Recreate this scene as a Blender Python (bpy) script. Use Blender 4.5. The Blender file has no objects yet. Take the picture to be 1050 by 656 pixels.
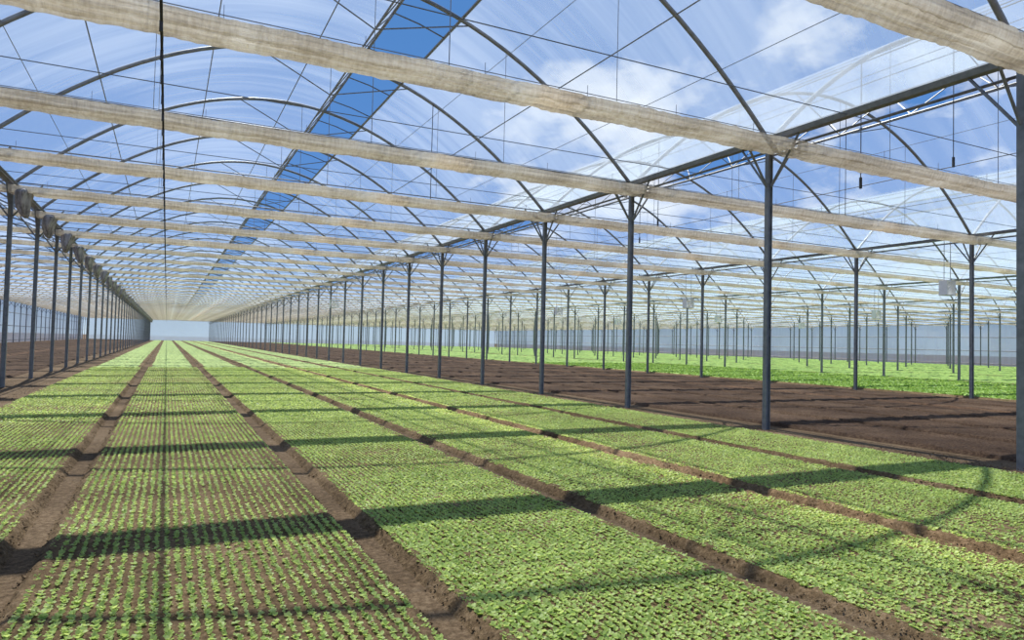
import bpy, math, numpy as np, bmesh
from mathutils import Matrix, Vector
rng = np.random.default_rng(7)
scene = bpy.context.scene
col = scene.collection
scene.view_settings.view_transform = 'Standard'

EYE = 1.68
BW = 16.07            # bay width
CX0 = 3.585           # centre of main bay
SP = 5.0
Y0 = 0.95
NF = 46
YEND = Y0 + SP*NF
ROOF = 10.2
RISE = 4.0
HW = BW/2
def arch_z(s): return ROOF - RISE*(s/HW)**2

# ------------------------------------------------------------ materials
def new_mat(name):
    m = bpy.data.materials.new(name); m.use_nodes = True
    nt = m.node_tree; nt.nodes.clear()
    out = nt.nodes.new('ShaderNodeOutputMaterial')
    return m, nt, out
def N(nt, t, **kw):
    n = nt.nodes.new('ShaderNode'+t)
    for k, v in kw.items(): setattr(n, k, v)
    return n
def ramp(nt, stops):
    r = N(nt, 'ValToRGB'); e = r.color_ramp.elements
    while len(e) < len(stops): e.new(0.5)
    for i, (p, c) in enumerate(stops):
        e[i].position = p; e[i].color = (*c, 1) if len(c) == 3 else c
    return r
def coords(nt, scale=(1,1,1), kind='Object'):
    tc = N(nt, 'TexCoord'); mp = N(nt, 'Mapping'); mp.inputs['Scale'].default_value = scale
    nt.links.new(tc.outputs[kind], mp.inputs['Vector']); return mp.outputs['Vector']
def wcoords(nt, scale=(1,1,1), rot=(0,0,0)):
    g = N(nt, 'NewGeometry'); mp = N(nt, 'Mapping'); mp.inputs['Scale'].default_value = scale
    mr = N(nt, 'Mapping'); mr.inputs['Rotation'].default_value = rot
    nt.links.new(g.outputs['Position'], mr.inputs['Vector']); nt.links.new(mr.outputs['Vector'], mp.inputs['Vector']); return mp.outputs['Vector']
def noise(nt, vec, scale, detail=4, rough=0.6, dist=0.0):
    n = N(nt, 'TexNoise'); n.inputs['Scale'].default_value = scale
    n.inputs['Detail'].default_value = detail; n.inputs['Roughness'].default_value = rough; n.inputs['Distortion'].default_value = dist
    nt.links.new(vec, n.inputs['Vector']); return n.outputs['Fac']
def principled(nt, out, rough=0.6, metal=0.0, spec=0.5):
    p = N(nt, 'BsdfPrincipled'); p.inputs['Roughness'].default_value = rough
    p.inputs['Metallic'].default_value = metal
    p.inputs['Specular IOR Level'].default_value = spec
    nt.links.new(p.outputs[0], out.inputs['Surface']); return p

def metal_mat(name, c1, c2, rough=0.45, metal=0.6):
    m, nt, out = new_mat(name); p = principled(nt, out, rough, metal)
    f = noise(nt, coords(nt), 6.0, 5)
    r = ramp(nt, [(0.3, c1), (0.7, c2)]); nt.links.new(f, r.inputs[0]); nt.links.new(r.outputs[0], p.inputs['Base Color'])
    return m
M_POST = metal_mat('post_steel', (0.14,0.148,0.155), (0.25,0.26,0.265), 0.5, 0.2)
M_ARCH = metal_mat('arch_steel', (0.16,0.16,0.158), (0.29,0.285,0.28), 0.5, 0.3)
M_GUT = metal_mat('gutter_steel', (0.18,0.185,0.19), (0.30,0.30,0.30), 0.55, 0.2)
M_WIRE = metal_mat('wire_steel', (0.16,0.16,0.17), (0.25,0.25,0.25), 0.5, 0.4)
M_BOX = metal_mat('fan_housing', (0.75,0.75,0.73), (0.85,0.85,0.82), 0.5, 0.0)
M_DARK = metal_mat('dark_plastic', (0.02,0.02,0.022), (0.05,0.05,0.05), 0.6, 0.0)

def soil_mat(name, dark, mid, light, bump=0.6):
    m, nt, out = new_mat(name); p = principled(nt, out, 0.95, 0, 0.1)
    v = wcoords(nt)
    a = noise(nt, v, 0.5, 3); b = noise(nt, v, 20, 6, 0.8)
    mx = N(nt, 'Math', operation='MULTIPLY_ADD'); mx.inputs[1].default_value = 0.35
    nt.links.new(a, mx.inputs[0]); 
    m2 = N(nt, 'Math', operation='MULTIPLY'); m2.inputs[1].default_value = 0.68; nt.links.new(b, m2.inputs[0])
    nt.links.new(m2.outputs[0], mx.inputs[2])
    r = ramp(nt, [(0.41, dark), (0.52, mid), (0.62, light)])
    nt.links.new(mx.outputs[0], r.inputs[0]); nt.links.new(r.outputs[0], p.inputs['Base Color'])
    bp = N(nt, 'Bump'); bp.inputs['Strength'].default_value = bump; bp.inputs['Distance'].default_value = 0.03
    nt.links.new(noise(nt, v, 28, 8, 0.75), bp.inputs['Height']); nt.links.new(bp.outputs[0], p.inputs['Normal'])
    return m
M_SOIL = soil_mat('bed_soil', (0.068,0.043,0.022), (0.145,0.095,0.050), (0.26,0.18,0.105), .8)
M_FURROW = soil_mat('furrow_soil', (0.062,0.040,0.022), (0.13,0.086,0.050), (0.21,0.148,0.09), .6)
M_BARE = soil_mat('bare_soil', (0.034,0.020,0.013), (0.076,0.046,0.029), (0.145,0.094,0.060), 1.0)

def leaf_mat(name, c1, c2, tr):
    m, nt, out = new_mat(name)
    at = N(nt, 'Attribute'); at.attribute_name = 'tint'
    r = ramp(nt, [(0.0, c1), (1.0, c2)]); nt.links.new(at.outputs['Fac'], r.inputs[0])
    d = N(nt, 'BsdfPrincipled'); d.inputs['Roughness'].default_value = 0.5; d.inputs['Specular IOR Level'].default_value = 0.3
    t = N(nt, 'BsdfTranslucent'); mx = N(nt, 'MixShader'); mx.inputs[0].default_value = tr
    nt.links.new(r.outputs[0], d.inputs['Base Color']); 
    hs = N(nt, 'HueSaturation'); hs.inputs['Value'].default_value = 1.5; hs.inputs['Hue'].default_value = 0.49
    nt.links.new(r.outputs[0], hs.inputs['Color']); nt.links.new(hs.outputs[0], t.inputs['Color'])
    nt.links.new(d.outputs[0], mx.inputs[1]); nt.links.new(t.outputs[0], mx.inputs[2]); nt.links.new(mx.outputs[0], out.inputs['Surface'])
    return m
M_LEAF = leaf_mat('seedling_leaf', (0.20,0.30,0.055), (0.52,0.63,0.20), 0.42)
M_LEAF2 = leaf_mat('crop_leaf', (0.14,0.26,0.04), (0.34,0.50,0.11), 0.35)
def canopy_mat(name, soil, g1, g2):
    m, nt, out = new_mat(name); p = principled(nt, out, 0.8, 0, 0.2)
    f = noise(nt, wcoords(nt, (1,0.35,1)), 9, 5, 0.7)
    r = ramp(nt, [(0.36, soil), (0.47, g1), (0.65, g2)]); nt.links.new(f, r.inputs[0]); nt.links.new(r.outputs[0], p.inputs['Base Color'])
    return m
M_CAN = canopy_mat('seedling_canopy', (0.15,0.14,0.055), (0.25,0.34,0.09), (0.44,0.55,0.19))
M_CAN2 = canopy_mat('crop_canopy', (0.11,0.16,0.04), (0.20,0.32,0.06), (0.35,0.48,0.13))

def film_mat(name, haze_lo, haze_hi, tint=(0.92,0.965,1.0), col=(0.84,0.91,0.97), sc=0.13, dif=0.4):
    m, nt, out = new_mat(name)
    f = noise(nt, wcoords(nt, (sc, sc*.6, sc), (0,0,math.radians(30))), 1.0, 2, 0.5, 0.0)
    f2 = noise(nt, wcoords(nt, (0.12,1.8,0.2), (0,0,math.radians(-8))), 1.0, 3, 0.55, 0.0)  # streaks: condensation, plus reflections off wrinkles painted in as whitish haze
    av = N(nt, 'Math', operation='MULTIPLY_ADD'); av.inputs[1].default_value = .62; nt.links.new(f, av.inputs[0])
    hf = N(nt, 'Math', operation='MULTIPLY'); hf.inputs[1].default_value = .38; nt.links.new(f2, hf.inputs[0]); nt.links.new(hf.outputs[0], av.inputs[2])
    mr = N(nt, 'MapRange'); mr.interpolation_type = 'SMOOTHSTEP'; mr.inputs['From Min'].default_value = 0.36; mr.inputs['From Max'].default_value = 0.68
    mr.inputs['To Min'].default_value = haze_lo; mr.inputs['To Max'].default_value = haze_hi
    nt.links.new(av.outputs[0], mr.inputs['Value'])
    t = N(nt, 'BsdfTransparent'); t.inputs[0].default_value = (*tint, 1)
    d = N(nt, 'BsdfTranslucent'); d.inputs[0].default_value = (*col, 1)
    df = N(nt, 'BsdfDiffuse'); df.inputs[0].default_value = (*col, 1)
    m1 = N(nt, 'MixShader'); m1.inputs[0].default_value = dif
    nt.links.new(d.outputs[0], m1.inputs[1]); nt.links.new(df.outputs[0], m1.inputs[2])
    m2 = N(nt, 'MixShader'); nt.links.new(mr.outputs[0], m2.inputs[0])
    nt.links.new(t.outputs[0], m2.inputs[1]); nt.links.new(m1.outputs[0], m2.inputs[2])
    nt.links.new(m2.outputs[0], out.inputs['Surface'])
    return m
M_FILM = film_mat('roof_film', 0.17, 0.40)
M_WALL = film_mat('wall_film', 0.60, 0.82, col=(0.78,0.84,0.87))
M_END = film_mat('gable_film', 0.70, 0.9, col=(0.44,0.55,0.66), dif=.5)

def fabric_mat():
    m, nt, out = new_mat('screen_fabric')
    f1 = noise(nt, coords(nt, (14, 3, 3.0)), 1.0, 4, 0.75)
    f2 = noise(nt, coords(nt, (0.5, 20, 20)), 1.0, 3, 0.6)
    f3 = noise(nt, coords(nt, (0.9, 1, 1)), 1.0, 2, 0.5)
    ad = N(nt, 'Math', operation='ADD'); nt.links.new(f1, ad.inputs[0]); nt.links.new(f2, ad.inputs[1])
    a2 = N(nt, 'Math', operation='ADD'); nt.links.new(ad.outputs[0], a2.inputs[0]); nt.links.new(f3, a2.inputs[1])
    hf = N(nt, 'Math', operation='MULTIPLY'); hf.inputs[1].default_value = 0.333; nt.links.new(a2.outputs[0], hf.inputs[0])
    r = ramp(nt, [(0.40, (0.50,0.43,0.335)), (0.5, (0.75,0.675,0.56)), (0.59, (0.90,0.85,0.76))])
    nt.links.new(hf.outputs[0], r.inputs[0])
    d = N(nt, 'BsdfDiffuse')
    t = N(nt, 'BsdfTranslucent'); mx = N(nt, 'MixShader'); mx.inputs[0].default_value = 0.58
    bp = N(nt, 'Bump'); bp.inputs['Strength'].default_value = 1.0; bp.inputs['Distance'].default_value = 0.06
    nt.links.new(hf.outputs[0], bp.inputs['Height']); nt.links.new(bp.outputs[0], d.inputs['Normal']); nt.links.new(bp.outputs[0], t.inputs['Normal'])
    nt.links.new(r.outputs[0], d.inputs['Color']); nt.links.new(r.outputs[0], t.inputs['Color'])
    nt.links.new(d.outputs[0], mx.inputs[1]); nt.links.new(t.outputs[0], mx.inputs[2])
    tr = N(nt, 'BsdfTransparent'); m2 = N(nt, 'MixShader'); m2.inputs[0].default_value = 0.17
    nt.links.new(mx.outputs[0], m2.inputs[1]); nt.links.new(tr.outputs[0], m2.inputs[2])
    nt.links.new(m2.outputs[0], out.inputs['Surface'])
    return m
M_FAB = fabric_mat()

# ------------------------------------------------------------ mesh helpers
def mesh_np(name, V, F, mat=None, tint=None, smooth=False):
    V = np.ascontiguousarray(V, dtype=np.float32).reshape(-1, 3); F = np.ascontiguousarray(F, dtype=np.int32)
    k = F.shape[1]
    me = bpy.data.meshes.new(name)
    me.vertices.add(len(V)); me.vertices.foreach_set('co', V.ravel())
    me.loops.add(F.size); me.loops.foreach_set('vertex_index', F.ravel())
    me.polygons.add(len(F)); me.polygons.foreach_set('loop_start', np.arange(0, F.size, k, dtype=np.int32))
    me.polygons.foreach_set('loop_total', np.full(len(F), k, dtype=np.int32))
    if smooth: me.polygons.foreach_set('use_smooth', np.ones(len(F), dtype=bool))
    me.update(calc_edges=True)
    if tint is not None:
        a = me.attributes.new('tint', 'FLOAT', 'POINT'); a.data.foreach_set('value', tint.astype(np.float32))
    if mat: me.materials.append(mat)
    return me
class MB:
    def __init__(s): s.v = []; s.f = []
    def tube(s, pts, r, n=8):
        pts = [Vector(p) for p in pts]; base = len(s.v); m = len(pts)
        for i, p in enumerate(pts):
            t = (pts[min(i+1, m-1)] - pts[max(i-1, 0)]).normalized()
            up = Vector((0,1,0)) if abs(t.y) < 0.9 else Vector((0,0,1))
            a = t.cross(up).normalized(); b = t.cross(a).normalized()
            for k in range(n):
                an = 2*math.pi*(k+0.5)/n
                s.v.append(p + a*(r*math.cos(an)) + b*(r*math.sin(an)))
        for i in range(m-1):
            for k in range(n):
                k2 = (k+1) % n
                s.f.append((base+i*n+k, base+i*n+k2, base+(i+1)*n+k2, base+(i+1)*n+k))
        s.f.append(tuple(base+k for k in range(n))[::-1]); s.f.append(tuple(base+(m-1)*n+k for k in range(n)))
        return s
    def box(s, c, d):
        x, y, z = c; a, b, e = d[0]/2, d[1]/2, d[2]/2; o = len(s.v)
        for i in (-1,1):
            for j in (-1,1):
                for k in (-1,1): s.v.append(Vector((x+i*a, y+j*b, z+k*e)))
        for q in ((0,1,3,2),(4,6,7,5),(0,4,5,1),(2,3,7,6),(0,2,6,4),(1,5,7,3)): s.f.append(tuple(o+i for i in q))
        return s
    def extrude_profile(s, prof, y0, y1, closed=False):
        o = len(s.v); n = len(prof)
        for y in (y0, y1):
            for x, z in prof: s.v.append(Vector((x, y, z)))
        for i in range(n if closed else n-1):
            j = (i+1) % n
            s.f.append((o+i, o+j, o+n+j, o+n+i))
        return s
    def mesh(s, name, mat, smooth=False):
        me = bpy.data.meshes.new(name); me.from_pydata([tuple(v) for v in s.v], [], s.f); me.materials.append(mat)
        if smooth:
            for p in me.polygons: p.use_smooth = len(p.vertices) == 4
        me.update(); return me
def obj(name, data, loc=(0,0,0), label=None, cat=None, group=None, parent=None, kind=None):
    o = bpy.data.objects.new(name, data); col.objects.link(o); o.location = loc
    if label: o['label'] = label
    if cat: o['category'] = cat
    if group: o['group'] = group
    if kind: o['kind'] = kind
    if parent: o.parent = parent
    return o
def merged_copies(name, src, locs, label, cat, group):
    """one mesh holding the most distant repeats of a kind"""
    vs = np.zeros(len(src.vertices)*3, dtype=np.float32); src.vertices.foreach_get('co', vs); vs = vs.reshape(-1, 3)
    fs = [tuple(p.vertices) for p in src.polygons]
    V, F = [], []
    for k, l in enumerate(locs):
        V.extend((vs + np.array(l, dtype=np.float32)).tolist()); o = k*len(vs)
        F.extend([tuple(i+o for i in f) for f in fs])
    me = bpy.data.meshes.new(name); me.from_pydata(V, [], F); me.materials.append(src.materials[0]); me.update()
    return obj(name, me, (0,0,0), label, cat, group, kind='stuff')

_tab = rng.random((256, 256))
def vn(x, y, sc, seed=0):
    x = np.asarray(x)*sc + seed*17.3; y = np.asarray(y)*sc + seed*31.7
    xi = np.floor(x).astype(int); yi = np.floor(y).astype(int); fx = x-xi; fy = y-yi
    fx = fx*fx*(3-2*fx); fy = fy*fy*(3-2*fy)
    g = lambda a, b: _tab[a & 255, b & 255]
    return (g(xi,yi)*(1-fx)+g(xi+1,yi)*fx)*(1-fy) + (g(xi,yi+1)*(1-fx)+g(xi+1,yi+1)*fx)*fy
def in_view(x0, x1, y):
    return (x0 < 2.25*y + 7) and (x1 > -0.32*y - 8)

# ------------------------------------------------------------ floor
mb = MB(); FZ = -0.06
X0, X1 = CX0-BW*1.5, CX0+BW*6.5
for p in ((-500,-60,FZ),(700,-60,FZ),(700,900,FZ),(-500,900,FZ)): mb.v.append(Vector(p))
mb.f.append((0,1,2,3))
fl = obj('floor', mb.mesh('floor', M_FURROW), kind='structure'); fl['label'] = 'brown bare soil ground with wheel tracks between the beds'

# ------------------------------------------------------------ beds
def ysteps(y0, y1, near):
    ys = [y0]
    while ys[-1] < y1:
        y = ys[-1]; ys.append(y + max(near, near*(y/6.0)**1.3))
    ys[-1] = y1; return np.array(ys)
def bed_mesh(name, xc, w, y0, y1, near, nx, mat, amp=0.012, ew=0.14):
    ys = ysteps(y0, y1, near)
    u = np.linspace(-1, 1, nx)
    u = np.sign(u)*np.abs(u)**0.75
    X, Y = np.meshgrid(u*w/2, ys)
    ed = (w/2 - np.abs(X))
    edgew = ew + 0.03*(vn(X*0+np.sign(X)*5+xc, Y, 1.3, 3)-0.5) + 0.03*(vn(X+xc, Y, 9, 4)-0.5)
    h = np.clip(ed/edgew, 0, 1); h = h*h*(3-2*h)
    crest = np.exp(-((ed-edgew)/0.06)**2)*0.015*(0.3+vn(X+xc, Y, 9, 8))
    Z = FZ - 0.02 + (0.0-FZ+0.02)*h + crest + amp*(vn(X+xc,Y,4,1)-0.5) + amp*1.0*(vn(X+xc,Y,13,2)-0.5) + amp*1.3*(vn(X+xc,Y,29,5)-0.5)
    ny = len(ys)
    V = np.stack([X, Y, Z], -1).reshape(-1, 3)
    i, j = np.meshgrid(np.arange(ny-1), np.arange(nx-1), indexing='ij'); a = (i*nx+j).ravel()
    F = np.stack([a, a+1, a+nx+1, a+nx], -1)
    return mesh_np(name, V, F, mat, smooth=True)

def leaves(px, py, pz, L, nl, tilt=(0.1, 0.9), hexa=True, tbase=None, wid=0.35):
    n = len(px); k = nl
    P = np.repeat(np.stack([px, py, pz], -1), k, axis=0)
    a = (np.tile(np.arange(k), n)*2*np.pi/k + np.repeat(rng.random(n)*6.28, k) + rng.normal(0, .35, n*k))
    t = rng.uniform(*tilt, n*k); Lr = np.repeat(L, k)*rng.uniform(0.7, 1.2, n*k)
    d = np.stack([np.cos(a)*np.cos(t), np.sin(a)*np.cos(t), np.sin(t)], -1)*Lr[:, None]
    s = np.stack([-np.sin(a), np.cos(a), rng.normal(0, .25, n*k)], -1)*Lr[:, None]
    dz = np.zeros_like(d); dz[:, 2] = Lr
    tt = (np.repeat(tbase if tbase is not None else rng.random(n), k)*0.6 + rng.random(n*k)*0.4)
    if hexa:
        V = np.stack([P, P+d*.35+s*wid*1.1+dz*.05, P+d*.8+s*wid+dz*.05, P+d*1.05-dz*.08, P+d*.8-s*wid+dz*.05, P+d*.35-s*wid*1.1+dz*.05], 1).reshape(-1, 3)
        b = np.arange(n*k)*6
        F = np.concatenate([np.stack([b, b+1, b+2, b+3], -1), np.stack([b, b+3, b+4, b+5], -1)])
        return V, F, np.repeat(tt, 6)
    V = np.stack([P, P+d*.55+s*wid*1.4, P+d*1.05, P+d*.55-s*wid*1.4], 1).reshape(-1, 3)
    b = np.arange(n*k)*4
    return V, np.stack([b, b+1, b+2, b+3], -1), np.repeat(tt, 4)
def merge(parts):
    Vs, Fs, Ts, o = [], [], [], 0
    for V, F, T in parts:
        Vs.append(V); Fs.append(F+o); Ts.append(T); o += len(V)
    return np.concatenate(Vs), np.concatenate(Fs), np.concatenate(Ts)
def canopy_part(hw, y0, y1, dx, dy, z0, z1):
    xs = np.arange(-hw, hw+1e-3, dx); ys = [y0]
    while ys[-1] < y1: ys.append(ys[-1]+dy*max(1, ys[-1]/50))
    ys = np.array(ys); X, Y = np.meshgrid(xs, ys)
    X = X + rng.normal(0, dx*.2, X.shape); Z = z0 + (z1-z0)*rng.random(X.shape); Z[:, 0] = Z[:, -1] = z0-0.03
    nx, ny = len(xs), len(ys)
    i, j = np.meshgrid(np.arange(ny-1), np.arange(nx-1), indexing='ij'); a = (i*nx+j).ravel()
    return np.stack([X, Y, Z], -1).reshape(-1, 3), np.stack([a, a+1, a+nx+1, a+nx], -1), rng.random(X.size)

def build_crop(xc, hw, dens, rowsp, psp, Ls, label, y0=2.0, mid=15, far=40):
    rows = np.arange(-hw+rowsp/2, hw, rowsp); ph = []
    for (a, b, f, nl) in [(y0, 6.5, 1.0, 5), (6.5, mid, 1.0, 4), (mid, far, 2.2, 4)]:
        ys = np.arange(a, b, psp*f)
        X, Y = np.meshgrid(rows, ys); X = X.ravel()+rng.normal(0, .005, X.size); Y = Y.ravel()+rng.normal(0, .010*f, Y.size)
        pn = vn(X+xc, Y, 0.9, 11); pn2 = vn(X+xc, Y, 3.5, 12)
        keep = rng.random(X.size) < dens*(0.8+0.4*pn)
        keep &= rng.random(X.size) < 0.85+0.3*pn2
        X, Y, pn = X[keep], Y[keep], pn[keep]
        L = Ls*(0.6+0.45*pn+0.5*rng.random(len(X)))*(1.0 if f == 1 else 1.4)
        tb = np.clip(0.25+0.6*pn2[keep]+rng.normal(0,.18,len(X)), 0, 1)
        ph.append(leaves(X, Y, np.full(len(X), 0.003), L, nl, hexa=(a < 6), tbase=tb))
    ph.append(canopy_part(hw-.05, far-1, YEND-2, 0.14, 0.5, 0.0, 0.045))
    V, F, T = merge(ph)
    me = mesh_np('seedling_crop', V, F, M_LEAF, T)
    me.materials.append(M_CAN)
    nc = len(ph[-1][1]); mi = np.zeros(len(F), dtype=np.int32); mi[-nc:] = 1
    me.polygons.foreach_set('material_index', mi)
    obj('seedling_crop', me, (xc, 0, 0), label, 'seedlings', 'baby leaf seedling crops on the soil beds', kind='stuff')

furrows = [-3.36, -0.93, 1.60, 3.95, 6.38, 8.80, 11.05]
specs = [(0.92,0.070,0.031,0.0235),(0.90,0.072,0.031,0.0225),(0.98,0.058,0.028,0.0255),(0.98,0.058,0.028,0.025),(0.97,0.058,0.029,0.0245),(0.96,0.058,0.029,0.024)]
for i in range(6):
    xa, xb = furrows[i], furrows[i+1]; xc = (xa+xb)/2; w = xb-xa-0.09
    me = bed_mesh('soil_bed', xc, w, 0.6, YEND-1.5, 0.026, 84, M_SOIL)
    obj('soil_bed', me, (xc,0,0), 'long raised brown soil bed sown with green seedlings', 'soil bed', 'raised soil beds')
    dn, rs, ps, L = specs[i]
    build_crop(xc, w/2-0.12, dn, rs, ps, L, 'sparse rows of small green seedlings with soil showing' if i < 2 else 'dense rows of light green baby leaf seedlings')
def bay_beds(b, mat, label, crop_on):
    xl = CX0+BW*(b-0.5)+0.6; pitch = (BW-1.2)/6
    ystart = 1.0 if b <= 1 else max(1.0, (xl-7)/2.25)
    me = bed_mesh('soil_bed', 50*b, pitch-(0.30 if b == 1 else .12), ystart, YEND-1.5, 0.07 if b==1 else 0.3, 30, mat, 0.022, 0.14)
    for k in range(6):
        xc = xl+pitch*(k+0.5)
        obj('soil_bed', me, (xc,0,0), label, 'soil bed', 'raised soil beds')
        if crop_on:
            parts = []
            if b == 2:
                n = int((pitch-0.45)*44*40); X = rng.uniform(-(pitch/2-.22), pitch/2-.22, n); Y = rng.uniform(ystart, ystart+44, n)
                parts.append(leaves(X, Y, np.full(n, .01), rng.uniform(.06,.11,n), 4, tilt=(.4,1.2), hexa=False))
            parts.append(canopy_part(pitch/2-.2, ystart, YEND-2, 0.2, 0.35, 0.005, 0.07))
            V, F, T = merge(parts); m2 = mesh_np('leafy_crop', V, F, M_LEAF2, T); m2.materials.append(M_CAN2)
            nc = len(parts[-1][1]); mi = np.zeros(len(F), dtype=np.int32); mi[-nc:] = 1; m2.polygons.foreach_set('material_index', mi)
            obj('leafy_crop', m2, (xc,0,0), 'bright green leafy crop filling a bed', 'crop', 'leafy crops in the neighbouring bays', kind='stuff')
bay_beds(-1, M_BARE, 'empty raised bed of bare dark soil', False)
bay_beds(1, M_BARE, 'empty raised bed of bare dark soil', False)
for b in (2,3,4,5,6): bay_beds(b, M_SOIL, 'raised soil bed under bright green leafy crop', True)

# clods
ico = []
ph = (1+5**.5)/2
for a in (-1,1):
    for c in (-ph,ph): ico += [(0,a,c),(a,c,0),(c,0,a)]
ico = np.array(ico); ico = ico/np.linalg.norm(ico[0])
bm = bmesh.new(); [bm.verts.new(v) for v in ico]; bmesh.ops.convex_hull(bm, input=bm.verts); bm.verts.ensure_lookup_table(); bm.verts.index_update()
icoV = np.array([v.co[:] for v in bm.verts]); icoF = np.array([[v.index for v in f.verts] for f in bm.faces]); bm.free()
n = 30000
fx = np.array(furrows+[-4.3, 11.4])[rng.integers(0, 9, n)]
dd = np.abs(rng.normal(0.13, 0.07, n))
cx = fx + rng.choice([-1,1], n)*dd; cy = 2.0 + 26*rng.random(n)**1.6
cs = rng.uniform(.003, .009, n)*(1+1.0*(rng.random(n) < .04))
V = icoV[None]*(cs[:,None,None]*rng.uniform(.6,1.3,(n,12,1)))*np.array([1,1,.7]) + np.stack([cx,cy,FZ+0*cx],-1)[:,None]
tt = np.clip((dd-0.045)/0.14,0,1); tt = tt*tt*(3-2*tt)
V[:,:,2] += (tt*(.01-FZ) - 0.004)[:,None]
F = icoF[None]+(np.arange(n)*12)[:,None,None]
obj('soil_clods', mesh_np('soil_clods', V.reshape(-1,3), F.reshape(-1,3), M_SOIL), label='loose crumbly brown soil clods along the furrows', cat='soil', kind='stuff')

# ------------------------------------------------------------ roof film, vents, walls
V1, V2 = 1.35, 2.75
mb = MB()
def pr(s0, s1, n): return [(s, arch_z(s)+0.07) for s in np.linspace(s0, s1, n)]
mb.extrude_profile(pr(-HW, V1, 28), -2, YEND+0.05)
mb.extrude_profile(pr(V2, HW, 18), -2, YEND+0.05)
m_roof = mb.mesh('ceiling', M_FILM, True)
mf = MB()
h0 = (V1, arch_z(V1)+0.12); ang = math.radians(66)
fp = [(h0[0]+math.cos(ang)*.9*t, h0[1]+math.sin(ang)*.9*t) for t in np.linspace(0, 1, 5)]
mf.extrude_profile(fp, 0, YEND)
m_flap = mf.mesh('vent_flap', M_FILM)
rail = MB()
for s in (V1, V2): rail.tube([(s, -2, arch_z(s)+0.03), (s, YEND, arch_z(s)+0.03)], 0.04, 6)
m_rail = rail.mesh('vent_rail', M_ARCH)
lat = MB(); LX, LZ = .55, 9.0
lat.tube([(LX,0,LZ),(LX,YEND,LZ)], .026, 5)
for i in range(0, NF*2):
    y = Y0+2.5*i
    lat.tube([(LX,y,LZ),(V1,y+1.25,arch_z(V1))], .02, 4); lat.tube([(V1,y+1.25,arch_z(V1)),(LX,y+2.5,LZ)], .02, 4)
m_lat = lat.mesh('lattice_brace', M_ARCH)
bar = MB().tube([(V1,0,arch_z(V1)+.03),((V1+V2)/2,0,arch_z((V1+V2)/2)+.04),(V2,0,arch_z(V2)+.03)], .02, 5); m_bar = bar.mesh('vent_bar', M_ARCH)
purl = []
for s in (-6.6, -5.4, -4.0, -2.7, 0, 4.1, 5.4, 6.6):
    q = MB(); q.tube([(s, -2, arch_z(s)+0.0), (s, YEND, arch_z(s)+0.0)], 0.016 if s in (-5.4,-2.7,0,5.4) else .008, 6); purl.append((s, q.mesh('roof_purlin', M_ARCH)))
for b in range(-1, 7):
    cx = CX0+BW*b
    c = obj('ceiling', m_roof, (cx,0,0), 'arched clear plastic film roof over steel hoops', kind='structure')
    v = obj('roof_vent', m_flap, (cx,0,0), 'open ridge vent flap of clear film along the roof', 'roof vent', 'open ridge vents')
    r = obj('vent_rail', m_rail, (0,0,0), parent=v)
    if b in (0,1):
        obj('lattice_brace', m_lat, parent=v)
        if b == 0:
            for i in range(4, 50): obj('vent_bar', m_bar, (0, Y0+2.5*i+1.25, 0), parent=v)
    if b < 3:
        for s, q in purl: obj('roof_purlin', q, (cx,0,0), 'thin galvanised steel purlin running along the film roof', 'purlin', 'steel roof purlins')
def scallop(y):
    mb = MB()
    for b in range(-1, 7):
        cx = CX0+BW*b; ss = np.linspace(-HW, HW, 25); o = len(mb.v)
        for s in ss: mb.v.append(Vector((cx+s, y, FZ))); mb.v.append(Vector((cx+s, y, arch_z(s)+.06)))
        for i in range(24): mb.f.append((o+2*i, o+2*i+2, o+2*i+3, o+2*i+1))
    return mb
obj('wall_back', scallop(YEND+0.1).mesh('wall_back', M_END), kind='structure')['label'] = 'milky film gable wall closing the greenhouse'
for nm, x in (('wall_left', X0-0.9), ('wall_right', X1+0.9)):
    mb = MB(); mb.v = [Vector(p) for p in ((x,-2,FZ),(x,YEND,FZ),(x,YEND,6.3),(x,-2,6.3))]; mb.f = [(0,1,2,3)]
    obj(nm, mb.mesh(nm, M_WALL), kind='structure')['label'] = 'milky plastic film side wall of the greenhouse'
for i, (x, zz) in enumerate([(X1+0.8, z) for z in (0.3, 2.2, 4.2)] + [(X0-0.8, z) for z in (0.3, 2.5, 4.5)]):
    mb = MB(); mb.tube([(x,-2,zz),(x,YEND,zz)], 0.05, 6); obj('trim_%d' % (i+1), mb.mesh('trim', M_ARCH), kind='structure')['label'] = 'steel rail along the film wall'

# ------------------------------------------------------------ gutters
g = MB(); gz = 6.20
g.extrude_profile([(-.12,gz+.09),(-.10,gz+.09),(-.06,gz+.02),(.06,gz+.02),(.10,gz+.09),(.12,gz+.09),(.08,gz-.01),(-.08,gz-.01)], -2, YEND, closed=True)
m_gut = g.mesh('rain_gutter', M_GUT)
g2 = MB(); g2.tube([(.26,-2,gz-.12),(.26,YEND,gz-.12)], .028, 8); m_pipe = g2.mesh('drive_shaft', M_ARCH, True)
rows = [CX0+BW*(r-0.5) for r in range(-1, 8)]
for r, x in enumerate(rows):
    gg = obj('rain_gutter', m_gut, (x,0,0), 'long folded steel gutter above the post row', 'gutter', 'roof gutters')
    obj('drive_shaft', m_pipe, (0,0,0), parent=gg, label='round steel drive shaft beside the gutter')

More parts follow.
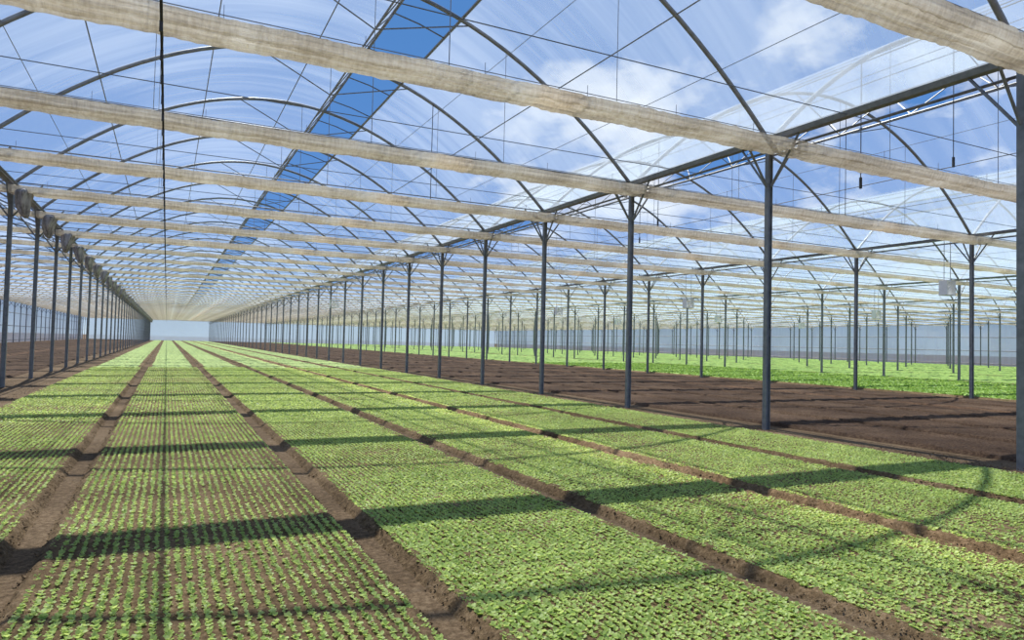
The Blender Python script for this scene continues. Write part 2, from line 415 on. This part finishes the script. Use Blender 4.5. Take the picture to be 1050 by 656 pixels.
# ------------------------------------------------------------ posts
pb = MB()
pb.box((-.055,0,3.02),(.012,.11,6.3)); pb.box((.055,0,3.02),(.012,.11,6.3)); pb.box((0,0,3.02),(.11,.04,6.3)); pb.box((0,0,6.15),(.24,.24,.02))
m_post = pb.mesh('support_post', M_POST)
def brace(dx, dy):
    q = MB(); q.tube([(0.05*np.sign(dx),0.05*np.sign(dy),5.2),(dx,dy,6.2 if dy else 6.26)], .027, 6); return q.mesh('brace', M_POST)
m_br = [brace(.8,0), brace(-.8,0), brace(0,.8), brace(0,-.8)]
mfar = MB(); mfar.box((0,0,3.02),(.12,.11,6.3))
for dx in (.8,-.8): mfar.tube([(0.05,0,5.2),(dx,0,6.26)], .03, 5)
m_far = mfar.mesh('support_post', M_POST)
nfr = [Y0+SP*n for n in range(1, NF+1)]
items = [(x, y, r) for r, x in enumerate(rows) for y in nfr if in_view(x, x, y)]
items.sort(key=lambda t: t[0]*.446+t[1]*.895)
lab = 'grey steel column with angled top braces, set in soil'
for x, y, r in items[:295]:
    near = (y < 42 and r in (1,2,3))
    p = obj('support_post', m_post if near else m_far, (x,y,0), lab, 'post', 'steel support posts')
    if near:
        for q in m_br: obj('brace', q, parent=p)
if items[295:]: merged_copies('support_post', m_far, [(x,y,0) for x,y,r in items[295:]], 'distant rows of grey steel columns', 'post', 'steel support posts')

# ------------------------------------------------------------ roof trusses
ss = np.linspace(-HW+.05, HW-.05, 33)
a1 = MB().tube([(s,0,arch_z(s)) for s in ss], .052, 8); m_arch = a1.mesh('arch', M_ARCH, True)
a2 = MB().tube([(-HW+.1,0,6.28),(HW-.1,0,6.28)], .018, 6); m_tie = a2.mesh('tie_bar', M_ARCH, True)
struts = [((-4.0,6.28),(-4.0,arch_z(4.0)),.007),((4.0,6.28),(4.0,arch_z(4.0)),.007),((LX,6.28),(LX,arch_z(LX)),.009),
          ((-1.6,arch_z(1.6)),(LX,LZ),.018),((LX,LZ),(3.0,arch_z(3.0)),.018)]
m_st = [MB().tube([(p[0],0,p[1]),(q[0],0,q[1])], r, 5).mesh('strut', M_ARCH) for p, q, r in struts]
cf = MB().tube([(s,0,arch_z(s)) for s in ss[::2]], .052, 5); cf.tube([(-HW+.1,0,6.28),(HW-.1,0,6.28)], .018, 4)
for (p, q, r) in struts[3:]: cf.tube([(p[0],0,p[1]),(q[0],0,q[1])], r, 4)
m_cf = cf.mesh('roof_truss', M_ARCH)
bays = [(CX0+BW*b, y, b, i) for b in range(-1, 7) for i, y in enumerate(nfr) if in_view(CX0+BW*b-HW, CX0+BW*b+HW, y)]
bays.sort(key=lambda t: t[0]*.446+t[1]*.895)
lab = 'curved steel hoop truss holding up the film roof'
for cx, y, b, i in bays[:295]:
    if y < 42 and b in (0,1):
        t = obj('roof_truss', None, (cx,y,6.2), lab, 'roof truss', 'arched roof trusses')
        for nm, me in [('arch', m_arch), ('tie_bar', m_tie)] + [('strut', q) for q in m_st]:
            obj(nm, me, (0,0,-6.2), parent=t)
    else:
        obj('roof_truss', m_cf, (cx,y,0), lab, 'roof truss', 'arched roof trusses')
if bays[295:]: merged_copies('roof_truss', m_cf, [(t[0],t[1],0) for t in bays[295:]], 'distant curved steel hoops holding the film roof', 'roof truss', 'arched roof trusses')

# ------------------------------------------------------------ gathered shade screens (flat folded packs of cloth)
def screen_mesh(name, nL, nC, L=BW-.05, seed=0, hy=0.31, hz=0.095):
    x = np.linspace(-L/2, L/2, nL); th = np.linspace(0, 2*np.pi, nC, endpoint=False)
    X, T = np.meshgrid(x, th, indexing='ij')
    cy, sy = np.cos(T), np.sin(T); k = hz/.095
    sq = lambda v, p: np.sign(v)*np.abs(v)**p
    Y = hy*sq(cy, .55); Z = hz*sq(sy, .4)
    wob = vn(X, X*0, 0.5, seed+22)
    low = (sy < -0.1)
    Z = Z + k*(low*(0.042*np.sin(Y*38+wob*3) - .025*(vn(X, X*0, 5, seed+5)) ) + 0.025*(vn(X, Y*3, 9, seed+20)-.5))
    Y = Y + .02*(vn(X, X*0, .9, seed+9)-.5)*np.sign(cy) + .024*(vn(X, X*0, 11, seed+10)-.5)
    Z = Z - k*0.018*np.abs(np.sin(np.pi*X/2.0)) + 0.012*(vn(X, X*0, .8, seed+3)-.5)
    V = np.stack([X, Y, Z], -1).reshape(-1, 3)
    i, j = np.meshgrid(np.arange(nL-1), np.arange(nC), indexing='ij'); a = (i*nC+j).ravel(); b = (i*nC+(j+1) % nC).ravel()
    return mesh_np(name, V, np.stack([a, a+nC, b+nC, b], -1), M_FAB, smooth=True)
m_s = [screen_mesh('shade_screen', 560, 52, seed=s) for s in (0, 40, 80)]
m_sl = screen_mesh('shade_screen', 90, 12, seed=5, hy=.27, hz=.08)
m_sm = screen_mesh('shade_screen', 60, 10, seed=5, hy=.20, hz=.055)
w = MB()
for dy in (-.2, .2): w.tube([(-HW,dy,.13),(HW,dy,.13)], .008, 4)
for xx in np.arange(-HW+1, HW, 2.0): w.tube([(xx,-.15,.3),(xx,-.15,.09)], .005, 4)
m_w = w.mesh('support_wire', M_WIRE)
SZ = 6.0
lab = 'beige shade fabric gathered into a long hanging bundle under the roof'
for cx, y, b, i in bays[:295]:
    near = y < 36 and b in (0,1)
    s = obj('shade_screen', m_s[i % 3] if near else (m_sl if y < 58 else m_sm), (cx, y-.44, SZ), lab, 'shade screen', 'gathered shade screens')
    if near: obj('support_wire', m_w, parent=s)
if bays[295:]: merged_copies('shade_screen', screen_mesh('s', 12, 8, seed=5, hy=.18, hz=.05), [(t[0],t[1]-.44,SZ) for t in bays[295:]], 'distant beige shade fabric bundles under the roof', 'shade screen', 'gathered shade screens')
tc = MB().tube([(X0,0,0),(X1,0,0)], .009, 5).mesh('tie_cable', M_WIRE)
for y in nfr[:14]:
    obj('tie_cable', tc, (0, y+3.0, 6.22), 'thin steel cable stretched across the greenhouse bays', 'cable', 'cross cables')

m, nt, out = new_mat('grey_fabric'); p = principled(nt, out, .9, 0, .1)
r = ramp(nt, [(.35,(.19,.17,.16)),(.65,(.50,.46,.43))]); nt.links.new(noise(nt, coords(nt,(5,5,1.5)), 2, 3), r.inputs[0]); nt.links.new(r.outputs[0], p.inputs['Base Color'])
M_GREY = m
def lump(seed):
    nt_, na = 22, 36
    th = np.linspace(0, 2*np.pi, na, endpoint=False); t = np.linspace(0, 1, nt_)
    T, A = np.meshgrid(t, th, indexing='ij')
    R = 0.04+0.27*np.clip(1-T,0,1)**.4*np.clip(T*6,0,1)**.5*(1-.15*T)
    R = R*(1+.12*np.sin(A*6+seed+2*T)+.3*(vn(A*.6, T*2, 1.5, seed)-.5))
    V = np.stack([R*np.cos(A)*.85+.04*np.sin(T*4+seed), R*np.sin(A)*1.3+.05*np.cos(T*4+seed), .58-0.9*T], -1).reshape(-1, 3)
    i, j = np.meshgrid(np.arange(nt_-1), np.arange(na), indexing='ij'); a = (i*na+j).ravel(); b = (i*na+(j+1) % na).ravel()
    return mesh_np('screen_end', V, np.stack([a, b, b+na, a+na], -1), M_GREY, smooth=True)
lm = [lump(s) for s in (1,2,3,4)]
for i, y in enumerate(nfr[2:]):
    obj('screen_end', lm[(i*3) % 4], (rows[1]+.42, y-.45, 5.45), 'grey gathered fabric bundle drooping from the gutter beside a post', 'gathered fabric', 'drooping screen ends')

# overhead irrigation pipe
q = MB().tube([(0,2,0),(0,YEND-2,0)], .02, 6); m_ip = q.mesh('irrigation_pipe', M_DARK, True)
ip = obj('irrigation_pipe', m_ip, (-.2,0,5.55), 'long dark overhead sprinkler pipe with hanging nozzles', 'irrigation pipe')
nz = MB(); nz.tube([(0,0,0.0),(0,0,-.10),(0,0,-.14)], .022, 7); m_nz = nz.mesh('nozzle', M_DARK)
hg = MB().tube([(0,0,0),(0,0,.55)], .008, 4).mesh('hanger', M_WIRE)
for y in np.arange(3.5, 80, 1.0): obj('nozzle', m_nz, (0,y,0), parent=ip)
for y in nfr: obj('hanger', hg, (0,y,0), parent=ip)

def chain(x, y, zb):
    b = round((x-CX0)/BW); s = x-(CX0+BW*b); zt = arch_z(s)-.04
    q = MB().tube([(0,0,0),(0,0,zt-zb)], .012, 6)
    c = obj('hanging_chain', q.mesh('hanging_chain', M_DARK), (x,y,zb), 'thin dark chain with weight hanging from the roof hoop', 'chain', 'hanging chains')
    wv = MB().tube([(0,0,.10),(0,0,.06),(0,0,-.12),(0,0,-.16)], .035, 8)
    obj('weight', wv.mesh('weight', M_DARK), parent=c)
for x, y, zb in ((18.2,10.95,6.7),(14.6,10.95,5.7),(20.5,15.95,6.2),(7.4,20.95,6.1),(16.5,20.95,6.4),(19.4,25.95,6.6)): chain(x, y, zb)

# circulation fans
hb = MB()
for k in range(4):
    hb.box(((-.27,.27,0,0)[k],0,(0,0,-.27,.27)[k]), ((.03,.3,.56),(.03,.3,.56),(.54,.3,.03),(.54,.3,.03))[k])
m_h = hb.mesh('circulation_fan', M_BOX)
gr = MB()
for rr in (.08,.15,.22,.26):
    gr.tube([(rr*math.cos(a),-.15,rr*math.sin(a)) for a in np.linspace(0,2*math.pi,21)], .007, 4)
for a in range(6): gr.tube([(0,-.15,0),(.26*math.cos(a*1.047),-.15,.26*math.sin(a*1.047))], .006, 4)
m_gr = gr.mesh('grille', M_BOX)
bl = MB().tube([(0,.02,0),(0,.13,0)], .07, 10)
for a in range(4):
    c, s_ = math.cos(a*math.pi/2), math.sin(a*math.pi/2); o = len(bl.v)
    for rr, ww in ((.05,.03),(.24,.08)):
        bl.v.append(Vector((rr*c-ww*s_, .02, rr*s_+ww*c))); bl.v.append(Vector((rr*c+ww*s_, .10, rr*s_-ww*c)))
    bl.f.append((o,o+1,o+3,o+2))
m_bl = bl.mesh('fan_blades', M_BOX)
bk = MB().tube([(-.2,0,.28),(-.2,0,1.9)], .012, 5); bk.tube([(.2,0,.28),(.2,0,1.9)], .012, 5); m_bk = bk.mesh('hanging_bracket', M_WIRE)
for x, y in ((rows[3]-.8,16.4),(rows[3]-1,31.0),(rows[3]-.8,46),(rows[4]-.8,30.95),(rows[4]-.8,46),(rows[2]-.8,51),(rows[5]-.8,51),(rows[4]-.8,61)):
    f = obj('circulation_fan', m_h, (x,y,4.2), 'pale grey square circulation fan hung beside a post', 'fan', 'circulation fans')
    obj('grille', m_gr, parent=f); obj('fan_blades', m_bl, parent=f); obj('hanging_bracket', m_bk, parent=f)

# ------------------------------------------------------------ world & sun
wd = bpy.data.worlds.new('World'); scene.world = wd; wd.use_nodes = True; nt = wd.node_tree; nt.nodes.clear()
out = nt.nodes.new('ShaderNodeOutputWorld'); bg = N(nt, 'Background'); bg.inputs['Strength'].default_value = 1.0
nt.links.new(bg.outputs[0], out.inputs['Surface'])
tc = N(nt, 'TexCoord'); sp = N(nt, 'SeparateXYZ'); nt.links.new(tc.outputs['Generated'], sp.inputs[0])
sky = ramp(nt, [(0.0,(0.66,0.80,0.92)), (0.06,(0.28,0.48,0.82)), (0.14,(0.12,0.29,0.68)), (0.4,(0.09,0.25,0.60)), (1.0,(0.07,0.19,0.48))])
nt.links.new(sp.outputs['Z'], sky.inputs[0])
zc = N(nt, 'Math', operation='MAXIMUM'); zc.inputs[1].default_value = 0.0; nt.links.new(sp.outputs['Z'], zc.inputs[0])
za = N(nt, 'Math', operation='ADD'); za.inputs[1].default_value = 0.35; nt.links.new(zc.outputs[0], za.inputs[0])
dx = N(nt, 'Math', operation='DIVIDE'); dy = N(nt, 'Math', operation='DIVIDE')
nt.links.new(sp.outputs['X'], dx.inputs[0]); nt.links.new(za.outputs[0], dx.inputs[1]); nt.links.new(sp.outputs['Y'], dy.inputs[0]); nt.links.new(za.outputs[0], dy.inputs[1])
cb = N(nt, 'CombineXYZ'); nt.links.new(dx.outputs[0], cb.inputs[0]); nt.links.new(dy.outputs[0], cb.inputs[1])
cl = noise(nt, cb.outputs[0], 4.0, 8, 0.58)
bi = N(nt, 'MapRange'); bi.inputs['From Min'].default_value = 0.25; bi.inputs['From Max'].default_value = 0.7; bi.inputs['To Min'].default_value = -0.16; bi.inputs['To Max'].default_value = -0.06
nt.links.new(sp.outputs['X'], bi.inputs['Value'])
cs_ = N(nt, 'Math', operation='ADD'); nt.links.new(cl, cs_.inputs[0]); nt.links.new(bi.outputs[0], cs_.inputs[1])
def blob(dirv, c0, c1, amt, prev):
    dp = N(nt, 'VectorMath', operation='DOT_PRODUCT'); nt.links.new(tc.outputs['Generated'], dp.inputs[0]); dp.inputs[1].default_value = Vector(dirv).normalized()
    mp = N(nt, 'MapRange'); mp.interpolation_type = 'SMOOTHSTEP'; mp.inputs['From Min'].default_value = c0; mp.inputs['From Max'].default_value = c1
    mp.inputs['To Max'].default_value = amt; nt.links.new(dp.outputs['Value'], mp.inputs['Value'])
    a = N(nt, 'Math', operation='ADD'); nt.links.new(prev, a.inputs[0]); nt.links.new(mp.outputs[0], a.inputs[1]); return a.outputs[0]
o1 = blob((.5316,.843,.262), .982, .998, .22, cs_.outputs[0])
o2 = blob((.905,.652,.36), .978, .999, .10, o1)
cr = ramp(nt, [(0.51,(0,0,0)), (0.62,(.6,.6,.6)), (0.76,(.95,.95,.95))]); nt.links.new(o2, cr.inputs[0])
mx = N(nt, 'MixRGB'); mx.inputs[2].default_value = (0.92,0.95,1.0,1)
nt.links.new(cr.outputs[0], mx.inputs[0]); nt.links.new(sky.outputs[0], mx.inputs[1]); nt.links.new(mx.outputs[0], bg.inputs[0])

sd = bpy.data.lights.new('sun', 'SUN'); sd.energy = 7.8; sd.angle = math.radians(0.6); sd.color = (1.0,0.96,0.88)
so = bpy.data.objects.new('sun', sd); col.objects.link(so)
d = Vector((0.25, -4.1, -6.0)).normalized(); so.rotation_euler = d.to_track_quat('-Z', 'Y').to_euler(); so.location = (0, 40, 60)

# ------------------------------------------------------------ camera
Yc = Vector((-354, -15, -710)).normalized(); Xc = Vector((1425, -58, -710)); Xc = (Xc - Yc*Xc.dot(Yc)).normalized(); Zc = Xc.cross(Yc)
R = Matrix((Xc, Yc, Zc))
cd = bpy.data.cameras.new('camera'); cam = bpy.data.objects.new('camera', cd); col.objects.link(cam)
cd.sensor_width = 36; cd.sensor_fit = 'HORIZONTAL'; cd.lens = 710/1050*36; cd.clip_end = 2000
M = R.to_4x4(); M.translation = Vector((0, 0, EYE)); cam.matrix_world = M
scene.camera = cam
